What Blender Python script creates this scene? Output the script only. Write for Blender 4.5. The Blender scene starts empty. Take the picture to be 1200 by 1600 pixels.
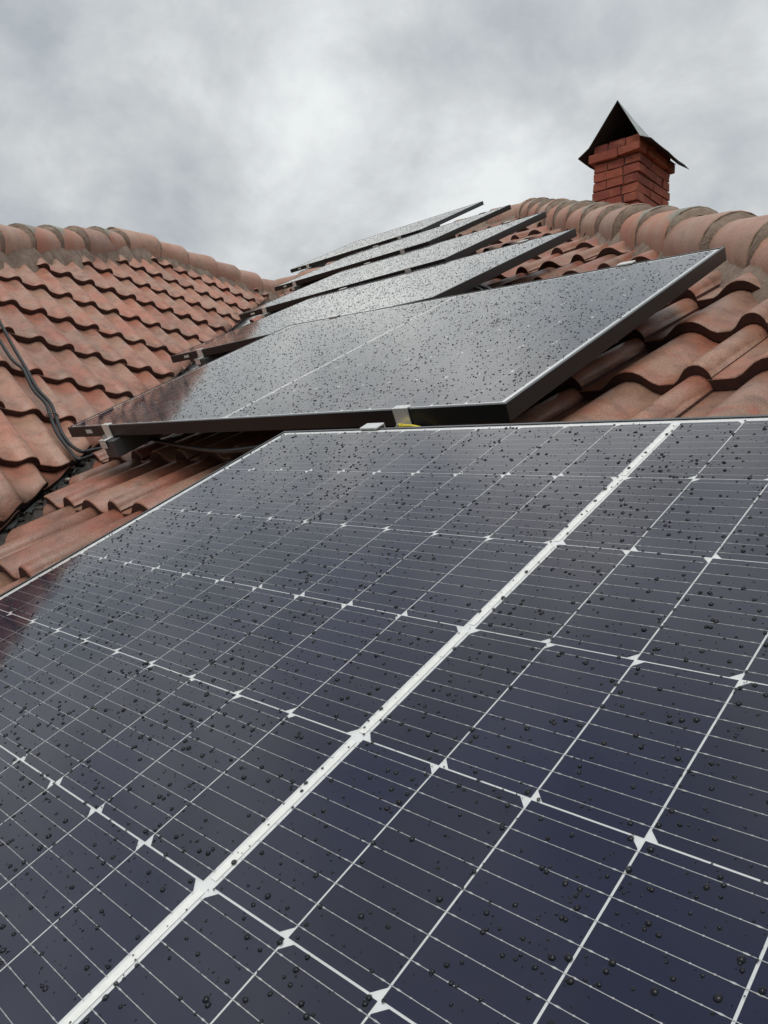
import bpy, bmesh, math, random
from mathutils import Vector, Matrix

random.seed(7)
scene = bpy.context.scene
COL = scene.collection

# ------------------------------------------------------------------ frames of reference
# "roof grid" coordinates: u along the tile courses (right), v up the slope, w off the slope;
# the grid is pitched by the roof pitch and carried into a z-up world.
PITCH = math.radians(29.5)
GU = Vector((1, 0, .02)).normalized()
GV = Vector((0, 1, 0))
GN = GU.cross(GV)
UP = GN * math.cos(PITCH) + GV * math.sin(PITCH)
GH = GV * math.cos(PITCH) - GN * math.sin(PITCH)
G2W = Matrix((GU, GH, UP))                      # rows: grid -> world
ELEV = 6.0


def gp(u, v, w):
    p = G2W @ Vector((u, v, w))
    p.z += ELEV
    return p


def gd(vec):
    return (G2W @ Vector(vec)).normalized()


def frame(origin, x, y, z):
    m = Matrix.Identity(4)
    for i, a in enumerate((x, y, z)):
        for r in range(3):
            m[r][i] = a[r]
    for r in range(3):
        m[r][3] = origin[r]
    return m


# ------------------------------------------------------------------ camera
cam_d = bpy.data.cameras.new("camera")
cam = bpy.data.objects.new("camera", cam_d)
COL.objects.link(cam)
cam_d.sensor_fit = 'VERTICAL'
cam_d.sensor_height = 36.0
cam_d.lens = 1246.8 / 1600 * 36.0
cam_d.clip_start = 0.01
cam_d.clip_end = 3000
cam.matrix_world = frame(gp(.48602, -.48424, .41436),
                         gd((.714065, .633214, -.298582)),
                         -gd((.049382, -.470993, -.880754)),
                         -gd((-.698335, .614171, -.367589)))
scene.camera = cam

# ------------------------------------------------------------------ world: overcast sky
SUN_AZ, SUN_EL = math.radians(150), math.radians(62)     # azimuth clockwise from +Y
world = bpy.data.worlds.new("World")
scene.world = world
world.use_nodes = True
wt = world.node_tree
wt.nodes.clear()


def wn(t, **k):
    n = wt.nodes.new(t)
    for a, b in k.items():
        setattr(n, a, b)
    return n


w_out = wn('ShaderNodeOutputWorld')
w_bg = wn('ShaderNodeBackground')
w_sky = wn('ShaderNodeTexSky')
w_sky.sky_type = 'NISHITA'
w_sky.sun_disc = False
w_sky.sun_elevation = SUN_EL
w_sky.sun_rotation = SUN_AZ
w_tc = wn('ShaderNodeTexCoord')
w_sep = wn('ShaderNodeSeparateXYZ')
wt.links.new(w_tc.outputs['Generated'], w_sep.inputs[0])
w_zc = wn('ShaderNodeMath', operation='MAXIMUM')
w_zc.inputs[1].default_value = 0.0
wt.links.new(w_sep.outputs['Z'], w_zc.inputs[0])
w_za = wn('ShaderNodeMath', operation='ADD')
w_za.inputs[1].default_value = 0.55
wt.links.new(w_zc.outputs[0], w_za.inputs[0])
w_dx = wn('ShaderNodeMath', operation='DIVIDE')
w_dy = wn('ShaderNodeMath', operation='DIVIDE')
wt.links.new(w_sep.outputs['X'], w_dx.inputs[0])
wt.links.new(w_sep.outputs['Y'], w_dy.inputs[0])
wt.links.new(w_za.outputs[0], w_dx.inputs[1])
wt.links.new(w_za.outputs[0], w_dy.inputs[1])
w_cmb = wn('ShaderNodeCombineXYZ')
wt.links.new(w_dx.outputs[0], w_cmb.inputs[0])
wt.links.new(w_dy.outputs[0], w_cmb.inputs[1])
w_cmb.inputs[2].default_value = 3.7


def cloud_noise(scale, detail, rough, off):
    mp = wn('ShaderNodeMapping')
    mp.inputs['Location'].default_value = off
    wt.links.new(w_cmb.outputs[0], mp.inputs[0])
    n = wn('ShaderNodeTexNoise')
    n.inputs['Scale'].default_value = scale
    n.inputs['Detail'].default_value = detail
    n.inputs['Roughness'].default_value = rough
    n.inputs['Distortion'].default_value = 0.15
    wt.links.new(mp.outputs[0], n.inputs['Vector'])
    return n


def wmath(op, a, b):
    m = wn('ShaderNodeMath', operation=op)
    for i, x in enumerate((a, b)):
        if isinstance(x, (int, float)):
            m.inputs[i].default_value = x
        else:
            wt.links.new(x, m.inputs[i])
    return m.outputs[0]


cn1 = cloud_noise(1.7, 3.0, 0.5, (14.189, 4.965, 0.0))
cn2 = cloud_noise(5.2, 8.0, 0.57, (14.752, 8.5, 0.0))
csum = wmath('ADD', wmath('MULTIPLY', cn1.outputs['Fac'], 0.50), wmath('MULTIPLY', cn2.outputs['Fac'], 0.50))
w_ramp = wn('ShaderNodeValToRGB')
el = w_ramp.color_ramp.elements
el[0].position = 0.395
el[0].color = (0.37, 0.402, 0.430, 1)
el[1].position = 0.62
el[1].color = (0.75, 0.775, 0.775, 1)
em = el.new(0.5)
em.color = (0.535, 0.555, 0.565, 1)
wt.links.new(csum, w_ramp.inputs[0])
w_skym = wn('ShaderNodeMixRGB', blend_type='MULTIPLY')
w_skym.inputs[0].default_value = 1.0
w_skym.inputs[2].default_value = (0.08, 0.08, 0.08, 1)
wt.links.new(w_sky.outputs[0], w_skym.inputs[1])
w_mix = wn('ShaderNodeMixRGB', blend_type='MIX')
w_mix.inputs[0].default_value = 0.93            # cloud cover
wt.links.new(w_skym.outputs[0], w_mix.inputs[1])
wt.links.new(w_ramp.outputs[0], w_mix.inputs[2])
w_gr = wn('ShaderNodeMixRGB', blend_type='MULTIPLY')     # an overcast sky is brighter overhead than low down
w_gr.inputs[0].default_value = 1.0
w_zg = wmath('ADD', wmath('MULTIPLY', w_zc.outputs[0], 0.40), 0.83)
wt.links.new(w_mix.outputs[0], w_gr.inputs[1])
wt.links.new(w_zg, w_gr.inputs[2])
wt.links.new(w_gr.outputs[0], w_bg.inputs['Color'])
w_bg.inputs['Strength'].default_value = 1.0
wt.links.new(w_bg.outputs[0], w_out.inputs[0])

sun_d = bpy.data.lights.new("sun", 'SUN')
sun = bpy.data.objects.new("sun", sun_d)
COL.objects.link(sun)
sun_d.energy = 1.5
sun_d.angle = math.radians(35)
sun_d.color = (1.0, 0.97, 0.93)
sdir = Vector((math.sin(SUN_AZ) * math.cos(SUN_EL), math.cos(SUN_AZ) * math.cos(SUN_EL), math.sin(SUN_EL)))
sun.rotation_euler = sdir.to_track_quat('Z', 'Y').to_euler()

vs = scene.view_settings
vs.view_transform = 'Standard'
vs.look = 'None'
vs.exposure = 0.25
vs.gamma = 1.0
vs.use_curve_mapping = False
scene.cycles.use_denoising = True
scene.cycles.max_bounces = 5
scene.cycles.diffuse_bounces = 3
scene.cycles.glossy_bounces = 3
scene.cycles.transparent_max_bounces = 10
scene.cycles.transmission_bounces = 4
scene.cycles.blur_glossy = 0.3

# ------------------------------------------------------------------ material helpers


class NT:
    def __init__(s, name):
        s.m = bpy.data.materials.new(name)
        s.m.use_nodes = True
        s.t = s.m.node_tree
        s.b = s.t.nodes['Principled BSDF']
        s.out = s.t.nodes['Material Output']

    def n(s, t, ins=None, **k):
        nd = s.t.nodes.new(t)
        for a, b in k.items():
            setattr(nd, a, b)
        for a, b in (ins or {}).items():
            s.set(nd.inputs[a], b)
        return nd

    def set(s, sock, val):
        if isinstance(val, bpy.types.NodeSocket):
            s.t.links.new(val, sock)
        else:
            sock.default_value = val

    def p(s, **k):
        for a, b in k.items():
            s.set(s.b.inputs[a.replace('_', ' ')], b)

    def noise(s, vec, scale, detail=4, rough=.55, dist=0.0):
        return s.n('ShaderNodeTexNoise', {'Vector': vec, 'Scale': scale, 'Detail': detail, 'Roughness': rough, 'Distortion': dist}).outputs['Fac']

    def ramp(s, fac, stops):
        r = s.n('ShaderNodeValToRGB', {'Fac': fac})
        e = r.color_ramp.elements
        while len(e) < len(stops):
            e.new(.5)
        for i, (pos, c) in enumerate(stops):
            e[i].position = pos
            e[i].color = c if len(c) == 4 else (*c, 1)
        return r.outputs['Color']

    def mix(s, fac, a, b, mode='MIX'):
        n = s.n('ShaderNodeMixRGB', blend_type=mode)
        s.set(n.inputs[0], fac)
        s.set(n.inputs[1], a if isinstance(a, bpy.types.NodeSocket) else (*a, 1))
        s.set(n.inputs[2], b if isinstance(b, bpy.types.NodeSocket) else (*b, 1))
        return n.outputs[0]

    def math(s, op, a, b=0.0):
        n = s.n('ShaderNodeMath', operation=op)
        s.set(n.inputs[0], a)
        s.set(n.inputs[1], b)
        return n.outputs[0]

    def objvec(s, spread=7.0):
        """object coordinates shifted by a random amount for each object"""
        tc = s.n('ShaderNodeTexCoord').outputs['Object']
        oi = s.n('ShaderNodeObjectInfo').outputs['Random']
        sh = s.n('ShaderNodeCombineXYZ', {'X': s.math('MULTIPLY', oi, spread), 'Y': s.math('MULTIPLY', oi, spread * 1.7), 'Z': s.math('MULTIPLY', oi, -spread)})
        return s.n('ShaderNodeVectorMath', {0: tc, 1: sh.outputs[0]}, operation='ADD').outputs[0], oi

    def bump(s, h, strength, dist):
        s.p(Normal=s.n('ShaderNodeBump', {'Height': h, 'Strength': strength, 'Distance': dist}).outputs[0])


def tile_material(name, pale, red, dark, rough=.62, red_amt=.5):
    m = NT(name)
    v, rnd = m.objvec()
    big = m.noise(v, 5.0, 3, .5)
    mid = m.noise(v, 17.0, 5, .6, .4)
    fine = m.noise(v, 420.0, 2, .6)
    stain = m.noise(v, 9.0, 6, .65, .6)
    c = m.mix(m.ramp(big, [(.40, (0, 0, 0)), (.62, (red_amt,) * 3)]), pale, red)
    rp = m.noise(v, 11.0, 4, .62, .8)
    c = m.mix(m.ramp(rp, [(.58, (0, 0, 0)), (.70, (red_amt * 1.3,) * 3)]), c, tuple(x * .95 for x in red))
    c = m.mix(m.ramp(mid, [(.46, (0, 0, 0)), (.74, (.72, .72, .72))]), c, dark)
    c = m.mix(m.ramp(stain, [(.60, (0, 0, 0)), (.72, (.38, .38, .38))]), c, tuple(x * .55 for x in dark))
    tone = m.ramp(rnd, [(0, (.84, .82, .82)), (.5, (1, 1, 1)), (1, (1.10, 1.06, 1.03))])
    c = m.mix(1.0, c, tone, 'MULTIPLY')
    sp = m.ramp(fine, [(.30, (.52, .50, .48)), (.5, (1, 1, 1)), (.72, (1.5, 1.46, 1.4))])
    c = m.mix(1.0, c, sp, 'MULTIPLY')
    m.p(Base_Color=c, Roughness=m.math('ADD', m.math('MULTIPLY', mid, .25), rough - .12))
    m.b.inputs['Specular IOR Level'].default_value = .38
    m.bump(m.math('ADD', m.math('MULTIPLY', fine, .5), mid), .35, .003)
    return m.m


def simple(name, col, rough=.5, metal=0.0, var=.18, scale=30.0, bump=0.0, spec=.5):
    m = NT(name)
    v, rnd = m.objvec()
    n = m.noise(v, scale, 5, .6)
    lo = tuple(max(0, x * (1 - var)) for x in col)
    hi = tuple(x * (1 + var) for x in col)
    m.p(Base_Color=m.ramp(n, [(.3, lo), (.7, hi)]), Roughness=m.math('ADD', m.math('MULTIPLY', n, .16), rough - .08), Metallic=metal)
    m.b.inputs['Specular IOR Level'].default_value = spec
    if bump:
        m.bump(n, .6, bump)
    return m.m


MAT = {}
MAT['tile_M'] = tile_material('concrete_tile_brown', (.285, .168, .118), (.31, .084, .050), (.120, .070, .051), .38, .58)
MAT['tile_N'] = tile_material('concrete_tile_pink', (.340, .205, .150), (.37, .112, .068), (.150, .090, .067), .40, .58)
MAT['nose'] = simple('shaded_nose_clay', (.052, .019, .014), .85, var=.3, scale=60, bump=.002)  # dark clay deepened further: shade under the noses painted into the colour
MAT['ridge'] = tile_material('ridge_tile_salmon', (.395, .250, .190), (.40, .175, .118), (.26, .17, .13), .5, .4)


def mortar_material():
    m = NT('lime_mortar')
    v, rnd = m.objvec()
    a = m.noise(v, 14, 6, .65, .5)
    b = m.noise(v, 120, 4, .7)
    c = m.ramp(a, [(.30, (.13, .092, .070)), (.5, (.215, .155, .118)), (.7, (.29, .23, .18))])
    li = m.noise(v, 5.5, 4, .6)
    c = m.mix(m.ramp(li, [(.60, (0, 0, 0)), (.74, (.5, .5, .5))]), c, (.24, .23, .185))
    m.p(Base_Color=c, Roughness=.88)
    m.bump(m.math('ADD', a, m.math('MULTIPLY', b, .4)), .9, .012)
    return m.m


MAT['mortar'] = mortar_material()


def lichen_ridge_material():
    """ridge tile with a crust of grey-green lichen over the crown of its lower end"""
    m = NT('lichened_ridge_tile')
    v, rnd = m.objvec()
    tc = m.n('ShaderNodeTexCoord').outputs['Object']
    sx = m.n('ShaderNodeSeparateXYZ', {0: tc})
    a = m.noise(v, 22, 5, .6, .3)
    f = m.noise(v, 260, 3, .6)
    b = m.noise(v, 7, 3, .5)
    pale = m.ramp(b, [(.35, (.395, .250, .190)), (.65, (.40, .175, .118))])
    li = m.ramp(a, [(.32, (.13, .145, .125)), (.55, (.22, .235, .20)), (.72, (.33, .30, .24))])
    msk = m.math('ADD', m.math('MULTIPLY', m.noise(v, 16, 6, .7, .5), .16), m.math('MULTIPLY', sx.outputs['Z'], 1.5))
    msk = m.math('SUBTRACT', msk, m.math('MULTIPLY', sx.outputs['Y'], .55))
    c = m.mix(m.ramp(msk, [(.13, (0, 0, 0)), (.17, (.9, .9, .9))]), pale, li)
    c = m.mix(1.0, c, m.ramp(f, [(.3, (.7, .7, .7)), (.7, (1.25, 1.25, 1.22))]), 'MULTIPLY')
    m.p(Base_Color=c, Roughness=.75)
    m.bump(m.math('ADD', a, m.math('MULTIPLY', f, .4)), .5, .004)
    return m.m


MAT['lichen'] = lichen_ridge_material()
MAT['deck'] = simple('roof_underlay', (.05, .04, .035), .9, var=.3)
MAT['frame'] = simple('black_anodised_frame', (.010, .0105, .011), .40, 0.0, var=.15, scale=12, spec=.4)
MAT['frame_lip'] = simple('frame_lip_sky_sheen', (.16, .165, .17), .34, 1.0, var=.1, scale=20)  # same black frame, its lip lightened: sky sheen put into the colour
MAT['backsheet'] = simple('white_backsheet', (.71, .72, .73), .5, var=.04)
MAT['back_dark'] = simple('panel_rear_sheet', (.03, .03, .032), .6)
MAT['ribbon'] = simple('tinned_ribbon', (.80, .80, .79), .35, .15, var=.06, scale=160, bump=.0006, spec=.8)
MAT['wire'] = simple('tinned_wire', (.52, .52, .53), .4, .3, var=.2, scale=300)
MAT['alu'] = simple('mill_aluminium', (.72, .72, .71), .36, .55, var=.08, scale=60)
MAT['steel'] = simple('zinc_bolt', (.5, .5, .48), .35, .8, var=.2)
MAT['bracket'] = simple('grey_bracket', (.07, .072, .075), .45, .3, var=.15)
MAT['cable'] = simple('black_cable', (.009, .010, .011), .42, var=.3, scale=80)
MAT['yellow'] = simple('yellow_green_wire', (.62, .50, .03), .45, var=.15)
MAT['sticker'] = simple('white_sticker', (.6, .6, .58), .5, var=.1)
MAT['flash'] = simple('zinc_flashing', (.60, .61, .60), .5, .2, var=.2, scale=9, bump=.001)
MAT['rubble'] = simple('dark_valley_litter', (.032, .026, .021), .9, var=.5, scale=40, bump=.01)
MAT['stone'] = simple('mortar_crumbs', (.33, .31, .27), .9, var=.35, scale=40, bump=.005)
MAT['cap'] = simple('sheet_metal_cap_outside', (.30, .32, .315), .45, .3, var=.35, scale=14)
MAT['cap_in'] = simple('dark_cap_underside', (.020, .011, .009), .9, var=.4, scale=20)  # near-black inner face of the folded sheet
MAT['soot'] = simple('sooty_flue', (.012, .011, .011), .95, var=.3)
MAT['bmortar'] = simple('dark_red_brick_joint', (.085, .040, .032), .95, var=.3, scale=50, bump=.004)
MAT['ground'] = simple('grassy_yard', (.07, .09, .035), .95, var=.4, scale=.4)
MAT['render_wall'] = simple('wall_render', (.55, .50, .42), .9, var=.1, scale=3)


def brick_material():
    m = NT('weathered_red_brick')
    v, rnd = m.objvec()
    a = m.noise(v, 26, 5, .65)
    b = m.noise(v, 9, 3, .5, .5)
    c = m.ramp(rnd, [(0, (.15, .030, .018)), (.55, (.235, .052, .030)), (1, (.31, .080, .044))])
    c = m.mix(m.ramp(b, [(.53, (0, 0, 0)), (.68, (.65, .65, .65))]), c, (.31, .095, .045))
    c = m.mix(m.ramp(a, [(.52, (0, 0, 0)), (.75, (.6, .6, .6))]), c, (.09, .03, .022))
    m.p(Base_Color=c, Roughness=.82)
    m.bump(a, .7, .006)
    return m.m


MAT['brick'] = brick_material()


def cell_material():
    m = NT('mono_silicon_cell')
    tc = m.n('ShaderNodeTexCoord').outputs['Object']
    oi = m.n('ShaderNodeObjectInfo').outputs['Random']
    x = m.n('ShaderNodeSeparateXYZ', {0: tc}).outputs['X']
    st = m.math('SINE', m.math('MULTIPLY', x, 2 * math.pi / .0020))
    st = m.ramp(m.math('ADD', m.math('MULTIPLY', st, .5), .5), [(.0, (0, 0, 0)), (1.0, (.07, .07, .07))])
    base = m.ramp(oi, [(0, (.0036, .0060, .032)), (.5, (.0050, .0078, .040)), (1, (.0078, .0105, .047))])
    n = m.noise(tc, 8.0, 2)
    base = m.mix(m.ramp(n, [(.3, (0, 0, 0)), (.8, (.3, .3, .3))]), base, (.0105, .0100, .022))
    c = m.mix(st, base, (.050, .052, .085))
    m.p(Base_Color=c, Roughness=.42)
    m.b.inputs['Specular IOR Level'].default_value = 0.0     # under the glass: the pane does the reflecting
    return m.m


MAT['cell'] = cell_material()


def glass_material():
    m = NT('wet_panel_glass')
    m.t.nodes.remove(m.b)
    geo = m.n('ShaderNodeTexCoord').outputs['Object']
    n = m.noise(geo, 38, 3, .5)
    bmp = m.n('ShaderNodeBump', {'Height': n, 'Strength': .05, 'Distance': .002}).outputs[0]
    fr = m.n('ShaderNodeFresnel', {'IOR': 1.33}).outputs[0]      # water film over glass over cell: several reflecting surfaces
    fr = m.math('SUBTRACT', 1.0, m.math('POWER', m.math('SUBTRACT', 1.0, fr), 2.05))
    gl = m.n('ShaderNodeBsdfGlossy', {'Color': (.99, .975, .935, 1), 'Roughness': m.ramp(m.noise(geo, 6.0, 5, .65, .6), [(.35, (.03,) * 3), (.7, (.10,) * 3)]), 'Normal': bmp})
    tr = m.n('ShaderNodeBsdfTransparent', {'Color': (.96, .97, .965, 1)})
    mx = m.n('ShaderNodeMixShader', {0: fr, 1: tr.outputs[0], 2: gl.outputs[0]})
    m.t.links.new(mx.outputs[0], m.out.inputs['Surface'])
    return m.m


MAT['glass'] = glass_material()


def drop_material():
    m = NT('rain_water')
    m.t.nodes.remove(m.b)
    fr = m.n('ShaderNodeFresnel', {'IOR': 1.33}).outputs[0]
    gl = m.n('ShaderNodeBsdfGlossy', {'Color': (1, 1, 1, 1), 'Roughness': .03})
    di = m.n('ShaderNodeBsdfDiffuse', {'Color': (.010, .011, .015, 1)})
    tr = m.n('ShaderNodeBsdfTransparent', {'Color': (.8, .83, .86, 1)})
    body = m.n('ShaderNodeMixShader', {0: .14, 1: di.outputs[0], 2: tr.outputs[0]})
    mx = m.n('ShaderNodeMixShader', {0: fr, 1: body.outputs[0], 2: gl.outputs[0]})
    m.t.links.new(mx.outputs[0], m.out.inputs['Surface'])
    return m.m


MAT['water'] = drop_material()

# ------------------------------------------------------------------ object helpers


def mesh(name, verts, faces, mats, fm=None, smooth=None):
    me = bpy.data.meshes.new(name)
    me.from_pydata([tuple(v) for v in verts], [], faces)
    for m in (mats if isinstance(mats, (list, tuple)) else [mats]):
        me.materials.append(MAT[m])
    if fm:
        me.polygons.foreach_set('material_index', fm)
    if smooth is not None:
        if smooth is True:
            smooth = [True] * len(faces)
        me.polygons.foreach_set('use_smooth', smooth)
    me.update()
    return me


def link(name, data, parent=None, mat=None, **props):
    o = bpy.data.objects.new(name, data)
    COL.objects.link(o)
    if parent is not None:
        o.parent = parent
    if mat is not None:
        o.matrix_local = mat
    for k, v in props.items():
        o[k] = v
    return o


def thing(name, label, cat, mat, group=None):
    o = link(name, None, None, mat, label=label, category=cat)
    o.empty_display_size = .2
    if group:
        o['group'] = group
    return o


class MB:
    """collects shapes into one mesh"""

    def __init__(s):
        s.v, s.f, s.m, s.s = [], [], [], []

    def add(s, verts, faces, mi=0, sm=False):
        b = len(s.v)
        s.v += [tuple(x) for x in verts]
        s.f += [tuple(i + b for i in f) for f in faces]
        s.m += [mi] * len(faces)
        s.s += [sm] * len(faces)

    def box(s, lo, hi, mi=0, bev=0.0):
        (x0, y0, z0), (x1, y1, z1) = lo, hi
        if bev <= 0:
            v = [(x0, y0, z0), (x1, y0, z0), (x1, y1, z0), (x0, y1, z0), (x0, y0, z1), (x1, y0, z1), (x1, y1, z1), (x0, y1, z1)]
            s.add(v, [(0, 3, 2, 1), (4, 5, 6, 7), (0, 1, 5, 4), (1, 2, 6, 5), (2, 3, 7, 6), (3, 0, 4, 7)], mi)
            return
        bm = bmesh.new()
        bmesh.ops.create_cube(bm, size=1)
        for v in bm.verts:
            v.co = Vector(((x0 + x1) / 2 + v.co.x * (x1 - x0), (y0 + y1) / 2 + v.co.y * (y1 - y0), (z0 + z1) / 2 + v.co.z * (z1 - z0)))
        bmesh.ops.bevel(bm, geom=list(bm.edges), offset=bev, segments=1, affect='EDGES')
        bm.verts.index_update()
        s.add([v.co.copy() for v in bm.verts], [tuple(v.index for v in f.verts) for f in bm.faces], mi)
        bm.free()

    def tube(s, pts, r, n=8, mi=0, cap=True):
        pts = [Vector(p) for p in pts]
        rings = []
        prev = None
        for i, p in enumerate(pts):
            t = (pts[min(i + 1, len(pts) - 1)] - pts[max(i - 1, 0)]).normalized()
            a = Vector((0, 0, 1)) if abs(t.z) < .9 else Vector((1, 0, 0))
            x = t.cross(a).normalized() if prev is None else (prev - t * prev.dot(t)).normalized()
            prev = x
            y = t.cross(x)
            rr = r[i] if isinstance(r, (list, tuple)) else r
            rings.append([p + (x * math.cos(k * 2 * math.pi / n) + y * math.sin(k * 2 * math.pi / n)) * rr for k in range(n)])
        v = [q for rg in rings for q in rg]
        f = [(i * n + k, i * n + (k + 1) % n, (i + 1) * n + (k + 1) % n, (i + 1) * n + k) for i in range(len(pts) - 1) for k in range(n)]
        s.add(v, f, mi, True)
        if cap:
            s.add(rings[0], [tuple(range(n))[::-1]], mi)
            s.add(rings[-1], [tuple(range(n))], mi)

    def data(s, name, mats):
        return mesh(name, s.v, s.f, mats, s.m, s.s)


def smooth_path(pts, sub=6):
    pts = [Vector(p) for p in pts]
    out = []
    for i in range(len(pts) - 1):
        p0, p1, p2, p3 = pts[max(i - 1, 0)], pts[i], pts[i + 1], pts[min(i + 2, len(pts) - 1)]
        for k in range(sub):
            t = k / sub
            out.append(.5 * ((2 * p1) + (p2 - p0) * t + (2 * p0 - 5 * p1 + 4 * p2 - p3) * t * t + (3 * p1 - p0 - 3 * p2 + p3) * t ** 3))
    out.append(pts[-1])
    return out


# ------------------------------------------------------------------ ground and house walls below the roof
gm = MB()
gm.add([(-600, -600, 0), (600, -600, 0), (600, 600, 0), (-600, 600, 0)], [(0, 1, 2, 3)])
link('ground', gm.data('ground', ['ground']), kind='structure')

# ------------------------------------------------------------------ roof tiles
PROF = [(-.028, 0.0031), (-.004, 0.0000), (.0, 0), (.050, 0), (.064, 0.0067), (.077, 0.0179), (.090, 0.0281), (.104, 0.0344), (.120, 0.0366), (.136, 0.0344), (.150, 0.0281),
        (.163, 0.0179), (.176, 0.0067), (.190, 0), (.222, 0), (.2325, 0.0067), (.2415, 0.0186), (.250, 0.0293), (.260, 0.0356), (.271, 0.0377), (.282, 0.0358), (.292, 0.0293), (.300, 0.0182), (.304, 0.0055)]
PROF_N = [(-.028, 0.0024), (-.004, 0.0000), (.0, 0), (.060, 0), (.074, 0.0024), (.086, 0.0088), (.097, 0.0183), (.108, 0.0254), (.120, 0.0281), (.132, 0.0254), (.143, 0.0183),
          (.154, 0.0088), (.166, 0.0024), (.180, 0), (.212, 0), (.224, 0.0024), (.236, 0.0092), (.247, 0.0195), (.258, 0.0269), (.270, 0.0297), (.281, 0.0274), (.291, 0.0207), (.299, 0.0118), (.304, 0.0047)]
TH = .026


def tile_data(name, length, tilt, top_mat, PROF):
    """one interlocking double-roll tile: x 0..0.3 across, y up the slope from its nose, crest of the nose at z 0"""
    z0 = -max(z for x, z in PROF)
    ys = [0.0, .005, .5 * length, length]
    n = len(PROF)
    v = []
    for k, y in enumerate(ys):
        for (x, z) in PROF:
            v.append((x, y + (.0 if k else .0), z0 + z - y * tilt - (.0035 if k == 0 else 0)))
    for k, y in enumerate((0.0, length)):
        for i, (x, z) in enumerate(PROF):
            v.append((x, y + (.002 if k == 0 else 0), z0 + z - y * tilt - TH - (.002 if k == 0 else 0)))
    f, fm, sm = [], [], []
    for k in range(len(ys) - 1):
        for i in range(n - 1):
            f.append((k * n + i, k * n + i + 1, (k + 1) * n + i + 1, (k + 1) * n + i))
            fm.append(0)
            sm.append(True)
    b0, b1 = len(ys) * n, (len(ys) + 1) * n
    for i in range(n - 1):
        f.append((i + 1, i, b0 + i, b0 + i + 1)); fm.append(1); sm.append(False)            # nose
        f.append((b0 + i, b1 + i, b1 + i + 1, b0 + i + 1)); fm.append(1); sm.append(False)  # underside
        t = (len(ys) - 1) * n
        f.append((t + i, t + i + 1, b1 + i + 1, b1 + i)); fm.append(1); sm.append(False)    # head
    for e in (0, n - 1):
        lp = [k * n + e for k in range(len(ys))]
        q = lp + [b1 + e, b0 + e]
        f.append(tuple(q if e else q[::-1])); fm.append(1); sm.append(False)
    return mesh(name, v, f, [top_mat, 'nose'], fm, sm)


def clip_poly(verts2, halfplanes):
    """-1 outside, 1 inside, 0 cut; a half plane is (point, inward normal)"""
    cut = False
    for (px, py), (nx, ny) in halfplanes:
        d = [(x - px) * nx + (y - py) * ny for x, y in verts2]
        if max(d) <= .012:
            return -1
        if min(d) < -.004:
            cut = True
    return 0 if cut else 1


def halfplanes(poly):
    out = []
    for i, a in enumerate(poly):
        b = poly[(i + 1) % len(poly)]
        dx, dy = b[0] - a[0], b[1] - a[1]
        L = math.hypot(dx, dy)
        out.append((a, (-dy / L, dx / L)))          # polygon given counter-clockwise
    return out


def lay_tiles(parent, poly, x0, dx, y0, dy, rows, cols, length, tilt, top_mat, stagger=(), jit=.003, prof=None):
    base = tile_data('roof_tile', length, tilt, top_mat, prof or PROF)
    hp = halfplanes(poly)
    rnd = random.Random(11)
    cnt = 0
    for r in rows:
        for c in cols:
            x = x0 + c * dx + (dx / 2 if r in stagger else 0)
            y = y0 + r * dy
            quad = [(x, y), (x + dx, y), (x + dx, y + length), (x, y + length)]
            k = clip_poly(quad, hp)
            if k < 0:
                continue
            x += rnd.uniform(-jit, jit) * .6
            y += rnd.uniform(-jit, jit) * 1.4
            m = Matrix.Translation((x, y, rnd.uniform(-.0015, .0025))) @ Matrix.Rotation(math.radians(rnd.uniform(-.5, .5)), 4, 'Z') @ Matrix.Rotation(math.radians(rnd.uniform(-.35, .35)), 4, 'Y')
            if k == 1:
                d = base
            else:
                bm = bmesh.new()
                bm.from_mesh(base)
                for (p, nrm) in hp:
                    res = bmesh.ops.bisect_plane(bm, geom=bm.verts[:] + bm.edges[:] + bm.faces[:], dist=1e-5,
                                                 plane_co=(p[0] - x, p[1] - y, 0), plane_no=(nrm[0], nrm[1], 0), clear_inner=True, clear_outer=False)
                    ed = [g for g in res['geom_cut'] if isinstance(g, bmesh.types.BMEdge) and g.is_valid and g.is_boundary]
                    if ed:
                        try:
                            nf = bmesh.ops.edgeloop_fill(bm, edges=ed, mat_nr=1)
                        except Exception:
                            pass
                if len(bm.faces) < 4:
                    bm.free()
                    continue
                d = bpy.data.meshes.new('roof_tile_cut')
                bm.to_mesh(d)
                bm.free()
                for mm in base.materials:
                    d.materials.append(mm)
            link('roof_tile', d, parent, m)
            cnt += 1
    return cnt


# main slope, under the panels
M_ORG = gp(0, 0, -.101)
M_MAT = frame(M_ORG, gd(GU), gd(GV), gd(GN))
HIP = lambda v: -.32 - .874 * (v - 1.97)
VAL = lambda v: -2.09 - .88 * (v - .473)
APEX = (HIP(5.45), 5.45)
VTOP = (-6.22, 4.97)
main = thing('tiled_roof', 'brown concrete tiled roof slope under the solar panels, hip on its right', 'roof', M_MAT)


def slab(name, poly, z, th, parent, mat='deck'):
    n = len(poly)
    v = [(x, y, z) for x, y in poly] + [(x, y, z - th) for x, y in poly]
    f = [tuple(range(n)), tuple(range(2 * n - 1, n - 1, -1))] + [(i, n + i, n + (i + 1) % n, (i + 1) % n) for i in range(n)]
    return link(name, mesh(name, v, f, mat), parent)


polyM = [(HIP(-.9), -.9), APEX, (-5.85, 4.97), (VAL(1.2), 1.2), (VAL(-.9), -.9)]
deckM = slab('roof_deck', [(HIP(-.9), -.9), APEX, VTOP, (VAL(-.9) - .22, -.9)], -.140, .05, main)
lay_tiles(deckM, polyM, -.49, .30, 1.065, .335, range(-6, 14), range(-22, 9), .42, .087, 'tile_M', stagger=(-2,))

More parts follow.
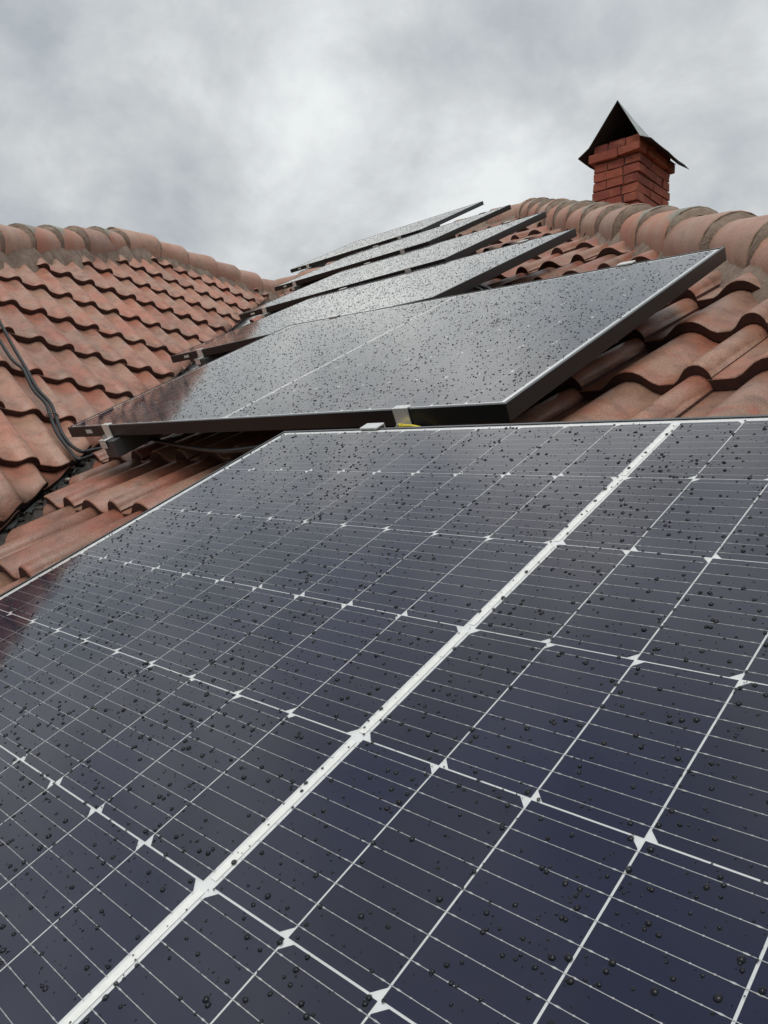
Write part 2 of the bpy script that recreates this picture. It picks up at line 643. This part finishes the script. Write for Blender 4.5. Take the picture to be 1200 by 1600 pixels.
# left slope
N_P0 = (-4.2051, 1.3266, .9000)
N_H = Vector((-.10939, .82828, -.54953)).normalized()
N_D = Vector((.81952, -.23771, -.52142)).normalized()
N_N = N_H.cross(-N_D).normalized()
N_MAT = frame(gp(*N_P0), gd(N_H), gd(-N_D), gd(N_N))
left = thing('tiled_roof', 'pinkish tiled roof slope at left falling to the valley beside the panels', 'roof', N_MAT)
NB = (1.82, 1.27)                 # top end of its hip (x along courses, y up the slope)
NHIP0 = (-1.10, -1.07)
NTOP = (3.70, 1.725)
NCUT = lambda h: -(2.03 - 1.012 * h)
polyN = [(-1.10, NCUT(-1.1)), (3.70, NCUT(3.70)), NTOP, NB, NHIP0]
deckN = slab('roof_deck', [(-1.10, NCUT(-1.1) - .08), (3.70, NCUT(3.70) - .08), NTOP, NB, NHIP0], -.140, .05, left)
lay_tiles(deckN, polyN, -.27, .30, 0, .3657, range(-9, 7), range(-4, 15), .455, .080, 'tile_N', prof=PROF_N)

# ------------------------------------------------------------------ half-round hip and ridge tiles


def ridge_data(length, r0, r1, lich):
    n = 14
    ys = [0, .012, .25 * length, .5 * length, .75 * length, length]
    v = []
    for k, y in enumerate(ys):
        r = r0 + (r1 - r0) * y / length - (.004 if k == 0 else 0)
        for i in range(n + 1):
            a = math.radians(-30 + 240 * i / n)
            v.append((r * math.cos(a), y, r * math.sin(a) * (.92 if a < math.pi and a > 0 else 1.45)))
    nt = len(v)
    for y in (0.0, length):
        r = r0 + (r1 - r0) * y / length - .016
        for i in range(n + 1):
            a = math.radians(-30 + 240 * i / n)
            v.append((r * math.cos(a), y, r * math.sin(a) * (.92 if a < math.pi and a > 0 else 1.45)))
    w = n + 1
    f, fm, sm = [], [], []
    for k in range(len(ys) - 1):
        for i in range(n):
            f.append((k * w + i + 1, k * w + i, (k + 1) * w + i, (k + 1) * w + i + 1))
            fm.append(1 if lich else 0)
            sm.append(True)
    for i in range(n):
        f.append((i, i + 1, nt + i + 1, nt + i)); fm.append(2); sm.append(False)
        t = (len(ys) - 1) * w
        f.append((t + i + 1, t + i, nt + w + i, nt + w + i + 1)); fm.append(2); sm.append(False)
        f.append((nt + i, nt + i + 1, nt + w + i + 1, nt + w + i)); fm.append(2); sm.append(False)
    return mesh('ridge_tile', v, f, ['ridge', 'lichen', 'mortar'], fm, sm)


RT = {False: ridge_data(.42, .121, .100, False), True: ridge_data(.42, .122, .100, True)}


def ridge_run(root, rmat, start, end, step, seed, drop=0.0, lich=.3, bed_drop=.10, scale=1.0):
    """start = low end, both in world space; lays tiles from the low end up, on a mortar bed"""
    rnd = random.Random(seed)
    a, b = Vector(start), Vector(end)
    L = (b - a).length
    y = (b - a) / L
    z = (Vector((0, 0, 1)) - y * y.z).normalized()
    x = y.cross(z)
    inv = rmat.inverted()
    F = inv @ frame(a, x, y, z)
    # mortar bed with a ragged skirt
    mb = MB()
    n = max(6, int(L / .035))
    prof = [(-.170, -.215), (-.134, -.105), (-.112, -.060), (-.078, .0), (0, .034), (.078, .0), (.112, -.060), (.134, -.105), (.170, -.215)]
    vs_ = []
    raw = [[rnd.uniform(-.032, .032) for _ in range(n + 5)] for _ in range(2)]
    for i in range(n + 1):
        j1, j2 = [sum(q[i:i + 4]) / 4 + q[i] * .12 for q in raw]
        for k, (px, pz) in enumerate(prof):
            j = j1 if k < 4 else j2
            e = 1.0 if k in (0, 1, 7, 8) else .45
            vs_.append((px * scale + (j * e if px else 0) * (1 if px > 0 else -1), i * L / n, pz * scale + rnd.uniform(-.007, .007) + (j * .35 if k in (1, 2, 6, 7) else 0)))
    w = len(prof)
    mb.add(vs_, [(i * w + k, i * w + k + 1, (i + 1) * w + k + 1, (i + 1) * w + k) for i in range(n) for k in range(w - 1)][::1], 0, True)
    d = mb.data('mortar_bed', ['mortar'])
    d.flip_normals()
    bed = link('mortar_bed', d, root, F)
    k = 0
    s = -.02
    while s < L - .12:
        lk = rnd.random() < lich
        m = (Matrix.Translation((rnd.uniform(-.006, .006), s, rnd.uniform(-.003, .006))) @ Matrix.Rotation(math.radians(rnd.uniform(-2.2, 2.2)), 4, 'Z')
             @ Matrix.Rotation(math.radians(-3.0 + rnd.uniform(-.8, .8)), 4, 'X') @ Matrix.Rotation(math.radians(rnd.uniform(-4, 4)), 4, 'Y') @ Matrix.Scale(scale, 4))
        link('ridge_tile', RT[lk], bed, m)
        # mortar fillet packed under the lower lip of the tile
        fb = MB()
        nn = 16
        vv = []
        for q, (yy, rr) in enumerate(((-.036, .084), (-.024, .101), (-.011, .112), (.004, .116))):
            for i in range(nn + 1):
                ang = math.radians(-30 + 240 * i / nn)
                r2 = (rr + rnd.uniform(-.005, .004)) * scale
                vv.append((r2 * math.cos(ang), yy + rnd.uniform(-.008, .008), r2 * math.sin(ang) * (.92 if 0 < ang < math.pi else 1.45)))
        ww = nn + 1
        fb.add(vv, [(q * ww + i + 1, q * ww + i, (q + 1) * ww + i, (q + 1) * ww + i + 1) for q in range(3) for i in range(nn)], 0, True)
        link('mortar_fillet', fb.data('mortar_fillet', ['mortar']), bed, m @ Matrix.Translation((0, 0, 0)))
        s += step * rnd.uniform(.93, 1.07)
        k += 1
    return bed


def Mw(u, v, z):
    return M_MAT @ Vector((u, v, z))


def Nw(x, y, z):
    return N_MAT @ Vector((x, y, z))


ridge_run(main, M_MAT, Mw(HIP(.6), .6, -.006), Mw(APEX[0], APEX[1], -.006), .36, 3, lich=.45)
ridge_run(main, M_MAT, Mw(VTOP[0] + .1, VTOP[1], -.05), Mw(APEX[0], APEX[1], -.008), .36, 5, lich=.2)
ridge_run(left, N_MAT, Nw(NHIP0[0], NHIP0[1], -.006), Nw(NB[0], NB[1], -.006), .35, 8, lich=.3)
ridge_run(left, N_MAT, Nw(NTOP[0], NTOP[1], -.03), Nw(NB[0], NB[1], -.006), .36, 9, lich=.1)

# slopes on the far sides of the hips and ridges
bk = MB()
H0, H1, V1 = Mw(HIP(-.9), -.9, -.09), Mw(*APEX, -.09), Mw(*VTOP, -.09)
sl = math.tan(PITCH)
bk.add([H0, H0 + Vector((3, 3, -.0)) + Vector((0, 0, -3 * sl)), H1 + Vector((4, 4, -4 * sl)), H1], [(0, 1, 2, 3)])
bk.add([H1, H1 + Vector((4, 4, -4 * sl)), V1 + Vector((0, 4, -4 * sl)), V1], [(0, 1, 2, 3)])
dk = bk.data('far_slope', ['tile_M'])
link('far_slope', dk, main, M_MAT.inverted())
bk = MB()
n0, n1, n2 = Nw(*NHIP0, -.09), Nw(*NB, -.09), Nw(*NTOP, -.09)
bk.add([n1, n0, n0 + Vector((-3, -3, -3 * sl)), n1 + Vector((-4, -4, -4 * sl))], [(0, 1, 2, 3)])
bk.add([n2, n1, n1 + Vector((-4, 1, -4 * sl)), n2 + Vector((-4, 1, -4 * sl))], [(0, 1, 2, 3)])
link('far_slope', bk.data('far_slope', ['tile_N']), left, N_MAT.inverted())

# ------------------------------------------------------------------ valley between the slopes
vb = MB()
rv = random.Random(5)
A0 = Nw(-1.05, NCUT(-1.05), -.108)
A1 = Nw(3.70, NCUT(3.70), -.108)
B0, B1 = Mw(VAL(-.7), -.7, -.108), Mw(VTOP[0] + .42, VTOP[1] - .1, -.108)
n = 40
vv = []
for i in range(n + 1):
    t = i / n
    a = A0.lerp(A1, t)
    b = B0.lerp(B1, t)
    up = (a - b).normalized()
    vv += [a + Vector((0, 0, .012)), a.lerp(b, .33) + Vector((0, 0, -.006)), a.lerp(b, .6) + Vector((0, 0, -.010)), b + Vector((0, 0, .012))]
vb.add(vv, [(i * 4 + k, i * 4 + k + 1, (i + 1) * 4 + k + 1, (i + 1) * 4 + k) for i in range(n) for k in range(3)], 0, True)
link('valley_flashing', vb.data('valley_flashing', ['flash']), label='pale grey sheet metal valley strip between the two roof slopes', category='flashing')


def lump(mb, c, r, rnd, mi):
    bm = bmesh.new()
    bmesh.ops.create_icosphere(bm, subdivisions=1, radius=1)
    sc = Vector((rnd.uniform(.7, 1.4), rnd.uniform(.7, 1.4), rnd.uniform(.4, .8)))
    vs2 = [Vector((v.co.x * sc.x, v.co.y * sc.y, v.co.z * sc.z)) * r * rnd.uniform(.75, 1.2) + c for v in bm.verts]
    bm.verts.index_update()
    mb.add(vs2, [tuple(v.index for v in f.verts) for f in bm.faces], mi, False)
    bm.free()


lb = MB()
for i in range(260):
    t = abs(rv.gauss(0, .22))
    t = .05 + t * .75
    if t > .9:
        continue
    s = rv.uniform(.02, .85)
    p = A0.lerp(A1, t).lerp(B0.lerp(B1, t), s)
    lump(lb, p + Vector((0, 0, rv.uniform(.0, .03))), rv.uniform(.005, .019) * (1.0 if t < .4 else .5), rv, 0 if rv.random() < .93 else 1)
sv = []
ns = 60
for i in range(ns + 1):
    t = .02 + .30 * i / ns
    for k in range(9):
        q = k / 8
        p = A0.lerp(A1, t).lerp(B0.lerp(B1, t), -.02 + .98 * q)
        hgt = (.035 * math.sin(math.pi * q) + rv.uniform(-.012, .014)) * min(1, (ns - i) / 14) - .004
        sv.append(p + Vector((rv.uniform(-.008, .008), rv.uniform(-.008, .008), hgt)))
lb.add(sv, [(i * 9 + k, i * 9 + k + 1, (i + 1) * 9 + k + 1, (i + 1) * 9 + k) for i in range(ns) for k in range(8)], 0, False)
link('valley_litter', lb.data('valley_litter', ['rubble', 'stone']), kind='stuff', label='dark leaf litter and mortar crumbs lying in the roof valley', category='debris')

# ------------------------------------------------------------------ solar panels
PL, PW, PT = 1.755, 1.038, .035
CU, CV, CE = .0852, .168, .0064


def cell_data():
    a, b, c = .0833 / 2, .1662 / 2, .0076
    p = [(-a, -b), (a - c, -b), (a, -b + c), (a, b - c), (a - c, b), (-a, b)]
    v = [(x, y, 0) for x, y in p] + [(x, y, -.0004) for x, y in p]
    n = len(p)
    f = [tuple(range(n))] + [(i, n + i, n + (i + 1) % n, (i + 1) % n) for i in range(n)]
    return mesh('cell', v, f, 'cell')


CELL = cell_data()


def frame_bar_data(length, w=.0065, mi='frame'):
    """bar along x with mitred ends, outer face at y=0, inward +y"""
    h = length / 2
    lip = w
    b = .0012
    v, f = [], []
    prof = [(0, -PT), (0, -b), (b, 0), (lip, 0), (lip, -.0007), (.002, -.0007), (.002, -PT + .002), (.024, -PT + .002), (.024, -PT)]
    for s in (-1, 1):
        for (y, z) in prof:
            v.append((s * (h - y), y, z))
    n = len(prof)
    f = [(i, (i + 1) % n, n + (i + 1) % n, n + i) for i in range(n)]
    f = [tuple(reversed(q)) for q in f]
    return mesh('frame_bar', v, f, [mi, 'frame_lip'], [1 if i in (1, 2) else 0 for i in range(n)])


BAR_L, BAR_S = frame_bar_data(PL), frame_bar_data(PW)
GX, GY = PL / 2 - .004, PW / 2 - .004
GLASS = mesh('glass_pane', [(-GX, -GY, -.0010), (GX, -GY, -.0010), (GX, GY, -.0010), (-GX, GY, -.0010)], [(0, 1, 2, 3)], 'glass')
BACK = MB()
BACK.add([(-GX, -GY, -.0024), (GX, -GY, -.0024), (GX, GY, -.0024), (-GX, GY, -.0024)], [(0, 1, 2, 3)], 0)
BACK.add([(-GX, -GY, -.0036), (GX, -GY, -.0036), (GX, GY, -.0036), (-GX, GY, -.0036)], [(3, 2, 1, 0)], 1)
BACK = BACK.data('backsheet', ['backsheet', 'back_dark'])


def ribbon_data():
    m = MB()
    m.box((-.0036, -.079, 0), (.0036, .079, .0005), 0, .0003)
    return m.data('ribbon', ['ribbon'])


RIBBON = ribbon_data()


def wire_data(fine):
    """the thin conductor wires of a whole panel (nine to each cell row) with their solder pads"""
    m = MB()
    z = -.0016
    xs = [s * (CE + CU * .5 + CU * i) for s in (-1, 1) for i in range(10)]
    for r in range(6):
        yc = (2.5 - r) * CV
        for k in range(9):
            y = yc + (k - 4) * .0184
            hw = .00024
            for s in (-1, 1):
                x0, x1 = s * (CE - .002), s * (CE + CU * 10 - .001)
                x0, x1 = min(x0, x1), max(x0, x1)
                m.add([(x0, y - hw, z), (x1, y - hw, z), (x1, y + hw, z), (x0, y + hw, z)], [(0, 1, 2, 3)])
            for x in xs:
                for s in (-1, 1):
                    e = x + s * .0362
                    m.add([(e - .0042, y, z + .0001), (e, y - .00062, z + .0001), (e + .0042, y, z + .0001), (e, y + .00062, z + .0001)], [(0, 1, 2, 3)])
                if fine:
                    for q in range(-2, 3):
                        e = x + q * .0132
                        m.add([(e - .0011, y, z + .0001), (e, y - .00062, z + .0001), (e + .0011, y, z + .0001), (e, y + .00062, z + .0001)], [(0, 1, 2, 3)])
    return m.data('wires', ['wire'])


WIRES = wire_data(True)
STK = MB()
STK.box((-.020, -.0008, -.006), (.020, .0002, .006))
STK = STK.data('sticker', ['sticker'])

PANELS = [
    ((0, 0, 0), (0, 0, 0), 'large solar panel filling the foreground, nearest the camera'),
    ((-1.226, 1.118, .004), (-.1, .03, .04), 'second solar panel from the camera, black front edge above the nearest panel'),
    ((-2.26, 2.20, -.035), (-.96, -1.72, .45), 'third solar panel from the camera, behind the one with the silver clamps'),
    ((-3.061, 3.285, -.061), (-.29, -1.87, 1.34), 'fourth solar panel from the camera, middle of the far stack'),
    ((-4.072, 4.453, -.078), (.4, -1.99, -.35), 'fifth solar panel from the camera, last but one up the roof'),
    ((-5.154, 5.627, -.083), (.9, -1.55, 2.1), 'farthest and topmost solar panel, its upper edge against the sky'),
]
panel_mats = []
for i, (ctr, rv3, lab) in enumerate(PANELS):
    rvv = Vector([math.radians(a) for a in rv3])
    rot = Matrix.Rotation(rvv.length, 3, rvv.normalized()) if rvv.length > 1e-6 else Matrix.Identity(3)
    cols = [G2W @ (rot @ Vector(a)) for a in ((1, 0, 0), (0, 1, 0), (0, 0, 1))]
    pm = frame(gp(*ctr), *cols)
    panel_mats.append(pm)
    root = thing('solar_panel', lab, 'solar panel', pm, 'solar panels stepping up the roof')
    link('backsheet', BACK, root)
    for (d, L, a) in ((BAR_L, PW, 0), (BAR_L, PW, 180), (BAR_S, PL, 90), (BAR_S, PL, 270)):
        link('frame_bar', d, root, Matrix.Rotation(math.radians(a), 4, 'Z') @ Matrix.Translation((0, -L / 2, 0)))
    for r in range(6):
        for s in (-1, 1):
            for c in range(10):
                right = (r % 2 == 0) if s > 0 else (r % 2 == 1)
                m = Matrix.Translation((s * (CE + CU * (c + .5)), (2.5 - r) * CV, -.0019))
                if not right:
                    m = m @ Matrix.Rotation(math.pi, 4, 'Z')
                link('cell', CELL, root, m)
        link('ribbon', RIBBON, root, Matrix.Translation((0, (2.5 - r) * CV, -.0020)))
    link('wires', WIRES, root, kind='stuff')
    link('glass_pane', GLASS, root)
    link('sticker', STK, root, Matrix.Translation((-.735, -PW / 2 - .0006, -.017)))

# ------------------------------------------------------------------ clamps and brackets


def clamp_near():
    """end clamp on a panel's lower edge: hooked silver bracket with a bolt; origin on the frame's top edge, -y away from the panel"""
    m = MB()
    m.box((-.020, -.004, 0.0005), (.020, .012, .0035), 0, .0006)     # hook over the lip
    m.box((-.020, -.0042, -.036), (.020, -.001, .003), 0, .0006)     # upright
    m.box((-.020, -.034, -.0395), (.020, -.001, -.0355), 0, .0006)   # foot
    m.box((-.018, -.034, -.062), (.018, -.031, -.036), 0, .0006)     # rail face
    return m.data('clamp', ['alu'])


def bolt_data():
    m = MB()
    m.tube([(0, -.019, -.0353), (0, -.019, -.0275)], .0068, 6)
    m.tube([(0, -.019, -.0275), (0, -.019, -.024)], .0045, 10)
    m.tube([(0, -.019, -.0356), (0, -.019, -.0343)], .0095, 14)
    return m.data('bolt', ['steel'])


def foot_data():
    m = MB()
    m.box((-.016, -.028, -.094), (.055, .55, -.0402), 0, .002)
    return m.data('mounting_rail', ['bracket'])


def tab_data():
    m = MB()
    m.box((-.023, -.010, .0005), (.023, .014, .0045), 0, .0008)
    m.box((-.023, .011, -.036), (.023, .014, .003), 0, .0006)
    return m.data('clamp', ['alu'])


CN, BD, FD, TD = clamp_near(), bolt_data(), foot_data(), tab_data()
ORD = ['nearest', 'second-nearest', 'third-nearest', 'fourth-nearest', 'fifth-nearest', 'farthest']
for i, pm in enumerate(panel_mats):
    for side, x in (('left', -.61), ('right', .625)):
        if i > 0:
            t = thing('panel_clamp', f'silver clamp on lower edge of the {ORD[i]} solar panel, {side} one', 'clamp',
                      pm @ Matrix.Translation((x, -PW / 2, 0)), 'clamps holding the solar panels')
            link('bracket', CN, t)
            link('bolt', BD, t)
            link('mounting_rail', FD, t)
        if i < 5:
            t = thing('panel_clamp', f'small silver tab on upper edge of the {ORD[i]} solar panel, {side} one', 'clamp',
                      pm @ Matrix.Translation((x - (0 if side == 'left' else .02), PW / 2, 0)), 'clamps holding the solar panels')
            link('clamp_tab', TD, t)

# ------------------------------------------------------------------ cables


def cable(name, pts, r, label, mat='cable', cat='cable', sub=6):
    m = MB()
    m.tube(smooth_path(pts, sub), r, 10)
    return link(name, m.data(name, [mat]), label=label, category=cat)


wob = lambda z: z
c1 = [Nw(-.03, -.80, .02), Nw(-.048, -.966, .022), Nw(-.056, -1.121, .012), Nw(-.070, -1.327, .008), Nw(-.090, -1.524, .016), Nw(-.096, -1.678, .010), Nw(-.088, -1.795, .016),
      Nw(-.103, -1.894, .012), Nw(-.122, -2.002, .010), Nw(-.126, -2.10, .016), Mw(-2.32, .70, .02), Mw(-2.34, .76, .0), Mw(-2.30, .84, -.02), Mw(-2.0, .95, -.02)]
c2 = [Nw(-.11, -.98, .02), Nw(-.120, -1.185, .014), Nw(-.122, -1.308, .010), Nw(-.124, -1.459, .010), Nw(-.106, -1.54, .014), Nw(-.112, -1.678, .004), Nw(-.107, -1.80, .012),
      Nw(-.121, -1.894, .006), Nw(-.140, -2.002, .006), Nw(-.142, -2.11, .010), Mw(-2.30, .665, .005), Mw(-2.32, .73, -.01), Mw(-2.27, .80, -.03), Mw(-1.95, .90, -.02)]
cable('cable', c1, .0072, 'black cable running down the left tiles, the one nearer the panels')
cable('cable', c2, .0072, 'black cable running down the left tiles, the outer one of the pair')
tm = MB()
tp = Nw(-.112, -1.885, .010)
ring = [tp + gd(N_H) * (.024 * math.cos(a)) + gd(N_N) * (.013 * math.sin(a)) for a in [k * math.pi / 8 for k in range(17)]]
tm.tube(ring, .0022, 6, cap=False)
link('cable_tie', tm.data('cable_tie', ['bracket']), label='dark plastic tie binding the two black cables on the tiles', category='cable tie')
cable('cable', [gp(-2.0, .80, -.10), gp(-1.803, .701, -.085), gp(-1.554, .648, -.087), gp(-1.339, .61, -.086), gp(-1.211, .601, -.082), gp(-1.05, .64, -.075), gp(-.8, .8, -.06)], .0065,
      'black cable sagging in the gap under the second-nearest panel')
cable('earth_wire', [gp(-.600, .583, -.024), gp(-.585, .577, -.022), gp(-.565, .580, -.024), gp(-.545, .586, -.032), gp(-.50, .60, -.050)], .0030,
      'short yellow-green earth wire at the clamp between the two nearest panels', 'yellow', 'wire')
em_ = MB()
em_.tube([gp(-.606, .584, -.025), gp(-.587, .5785, -.0225)], .0052, 10)
link('wire_lug', em_.data('wire_lug', ['yellow']), label='yellow crimped lug on the end of the earth wire', category='wire lug')
for k, du in enumerate((0, .035)):
    cable('cable', [gp(-1.40 + du, 1.95, -.04), gp(-1.345 + du, 1.93, -.055), gp(-1.335 + du, 1.92, -.09), gp(-1.36 + du, 1.95, -.125)], .006,
          f'thin black lead hanging below the right end of the third panel, {"left" if k == 0 else "right"} of two')

# ------------------------------------------------------------------ chimney
CH = gp(0, 0, 0) * 0 + Vector((-2.51764, 5.00846, 2.77375 + ELEV))     # front right corner, at mid height
A_, B_ = .385, .53
chim = thing('chimney', 'red brick chimney with a gabled sheet metal cap behind the hip', 'chimney', Matrix.Translation(CH + Vector((-A_ / 2, B_ / 2, -.9))))
ox, oy, oz = A_ / 2, -B_ / 2, .9      # offset from the root to the front right corner at reference height


def cb(x0, y0, z0, x1, y1, z1):
    return (x0 + ox, y0 + oy, z0 + oz), (x1 + ox, y1 + oy, z1 + oz)


core = MB()
core.box(*cb(-A_ + .012, .012, -.9, -.012, B_ - .012, .26))
stack = link('stack', core.data('stack', ['bmortar', 'soot']), chim)
rb = random.Random(21)
brick_cache = {}


def brick(x0, y0, x1, y1, z, out=0.0):
    w, d = x1 - x0, y1 - y0
    key = (round(w, 3), round(d, 3), rb.randint(0, 3))
    if key not in brick_cache:
        m = MB()
        m.box((-w / 2, -d / 2, 0), (w / 2, d / 2, .064), 0, .004)
        m.v = [(a + rb.uniform(-.0055, .0055), b + rb.uniform(-.0055, .0055), c + rb.uniform(-.0035, .0035)) for a, b, c in m.v]
        brick_cache[key] = m.data('brick', ['brick'])
    mt = Matrix.Translation(((x0 + x1) / 2 + ox + rb.uniform(-.005, .005), (y0 + y1) / 2 + oy + rb.uniform(-.005, .005), z + oz)) @ Matrix.Rotation(math.radians(rb.uniform(-1.2, 1.2)), 4, 'Z')
    link('brick', brick_cache[key], stack, mt)


zc = -.9
row = 0
J = .009
while zc < .245:
    e = .028 if .10 < zc < .20 else 0.0
    xl, xr, yf, yb = -A_ - e, e, -e, B_ + e
    if row % 2 == 0:
        for (ya, yb2) in ((yf, yf + .115), (yb - .115, yb)):
            brick(xl, ya, xl + .245, yb2, zc)
            brick(xl + .245 + J, ya, xr, yb2, zc)
        for (xa, xb) in ((xl, xl + .115), (xr - .115, xr)):
            mid = (yf + yb) / 2 + rb.choice((-.05, .05))
            brick(xa, yf + .115 + J, xb, mid - J / 2, zc)
            brick(xa, mid + J / 2, xb, yb - .115 - J, zc)
    else:
        for (xa, xb) in ((xl, xl + .115), (xr - .115, xr)):
            mid = (yf + yb) / 2
            brick(xa, yf, xb, mid - J / 2, zc)
            brick(xa, mid + J / 2, xb, yb, zc)
        for (ya, yb2) in ((yf, yf + .115), (yb - .115, yb)):
            brick(xl + .115 + J, ya, xr - .115 - J, yb2, zc)
    zc += .0745
    row += 1
brick(-A_ - .045, .01, -A_ + .06, .12, -.235)

# cap: folded sheet, open gable towards the front
prof = [(-.500, .205), (-.405, .262), (-.168, .568), (.032, .236), (.125, .190)]
ya, yb2 = -.055, B_ + .075
cv, cf, cmi = [], [], []
nseg = 7
rc = random.Random(4)
for lay, off in ((0, .0), (1, -.004)):
    for k in range(nseg + 1):
        y = ya + (yb2 - ya) * k / nseg
        for j, (px, pz) in enumerate(prof):
            wob_ = 0 if k == 0 or j in (1, 2) else (rc.uniform(-.003, .003) if lay == 0 else 0)
            if lay == 1:
                bx_, by_, bz_ = cv[k * 5 + j]
                cv.append((bx_, by_, bz_ + (-.006 if j == 2 else -.004)))
            else:
                cv.append((px + wob_ + ox, y + oy, pz + wob_ + oz - (.02 * k / nseg if j in (0, 4) else 0) - (.13 * k / nseg if j == 2 else 0)))
NN_ = (nseg + 1) * 5
for k in range(nseg):
    for j in range(4):
        a, b, c, d = k * 5 + j, k * 5 + j + 1, (k + 1) * 5 + j + 1, (k + 1) * 5 + j
        for tri in ((a, b, c), (a, c, d)):
            cf.append(tri); cmi.append(0)
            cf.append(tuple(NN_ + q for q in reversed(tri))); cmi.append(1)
for k in (0, nseg):
    for j in range(4):
        a, b = k * 5 + j, k * 5 + j + 1
        cf.append((a, NN_ + a, NN_ + b, b)); cmi.append(0)
for k in range(nseg):
    for j in (0, 4):
        a, d = k * 5 + j, (k + 1) * 5 + j
        cf.append((a, d, NN_ + d, NN_ + a)); cmi.append(0)
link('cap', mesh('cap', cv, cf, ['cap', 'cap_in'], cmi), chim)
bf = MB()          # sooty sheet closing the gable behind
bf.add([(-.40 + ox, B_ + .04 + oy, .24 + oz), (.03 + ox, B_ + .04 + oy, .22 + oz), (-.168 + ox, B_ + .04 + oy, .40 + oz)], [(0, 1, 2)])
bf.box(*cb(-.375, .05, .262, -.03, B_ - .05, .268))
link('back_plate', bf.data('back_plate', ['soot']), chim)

# ------------------------------------------------------------------ rain drops


def drops(pm, n, seed, ring, lev, x_rng, y_rng, rmin, rmax, label, dens=None):
    rnd = random.Random(seed)
    V, F = [], []
    zg = -.0009
    cl = [(rnd.uniform(*x_rng), rnd.uniform(*y_rng), rnd.uniform(.02, .09)) for _ in range(46)]
    cs = [(math.cos(2 * math.pi * k / ring), math.sin(2 * math.pi * k / ring)) for k in range(ring)]
    for i in range(n):
        if rnd.random() < .13:
            cx, cy, sr = rnd.choice(cl)
            x, y = rnd.gauss(cx, sr * .5), rnd.gauss(cy, sr * 1.4)
        else:
            x, y = rnd.uniform(*x_rng), rnd.uniform(*y_rng)
        if abs(x) > PL / 2 - .014 or abs(y) > PW / 2 - .014:
            continue
        q = rnd.random()
        r = rmin + (rmax - rmin) * (q ** 2.5)
        h = r * rnd.uniform(.5, .8)
        ex, ey = rnd.uniform(.85, 1.1), rnd.uniform(.9, 1.25)
        ph = [1 + rnd.uniform(-.06, .06) for _ in range(ring)]
        b = len(V)
        for l in range(lev):
            a = .5 * math.pi * l / lev
            rr, zz = r * math.cos(a), h * math.sin(a)
            for k, (c, s) in enumerate(cs):
                V.append((x + rr * c * ex * ph[k], y + rr * s * ey * ph[k], zg + zz))
        V.append((x, y, zg + h))
        for l in range(lev - 1):
            for k in range(ring):
                k2 = (k + 1) % ring
                F.append((b + l * ring + k, b + l * ring + k2, b + (l + 1) * ring + k2, b + (l + 1) * ring + k))
        t = b + lev * ring
        for k in range(ring):
            F.append((b + (lev - 1) * ring + k, b + (lev - 1) * ring + (k + 1) % ring, t))
    me = mesh('rain_drops', V, F, 'water', None, True)
    link('rain_drops', me, None, pm, kind='stuff', label=label, category='water drops')


X, Y = PL / 2 - .015, PW / 2 - .015
drops(panel_mats[0], 11500, 31, 9, 3, (-X, X), (-.46, Y), .0005, .0025, 'beads of rain on the glass of the nearest solar panel')
drops(panel_mats[1], 9500, 32, 7, 2, (-X, X), (-Y, Y), .0007, .0026, 'beads of rain on the glass of the second-nearest solar panel')
for i in range(2, 6):
    drops(panel_mats[i], 7500, 33 + i, 6, 2, (-X, X), (-Y, Y), .0008, .0026, f'beads of rain on the glass of the {ORD[i]} solar panel')
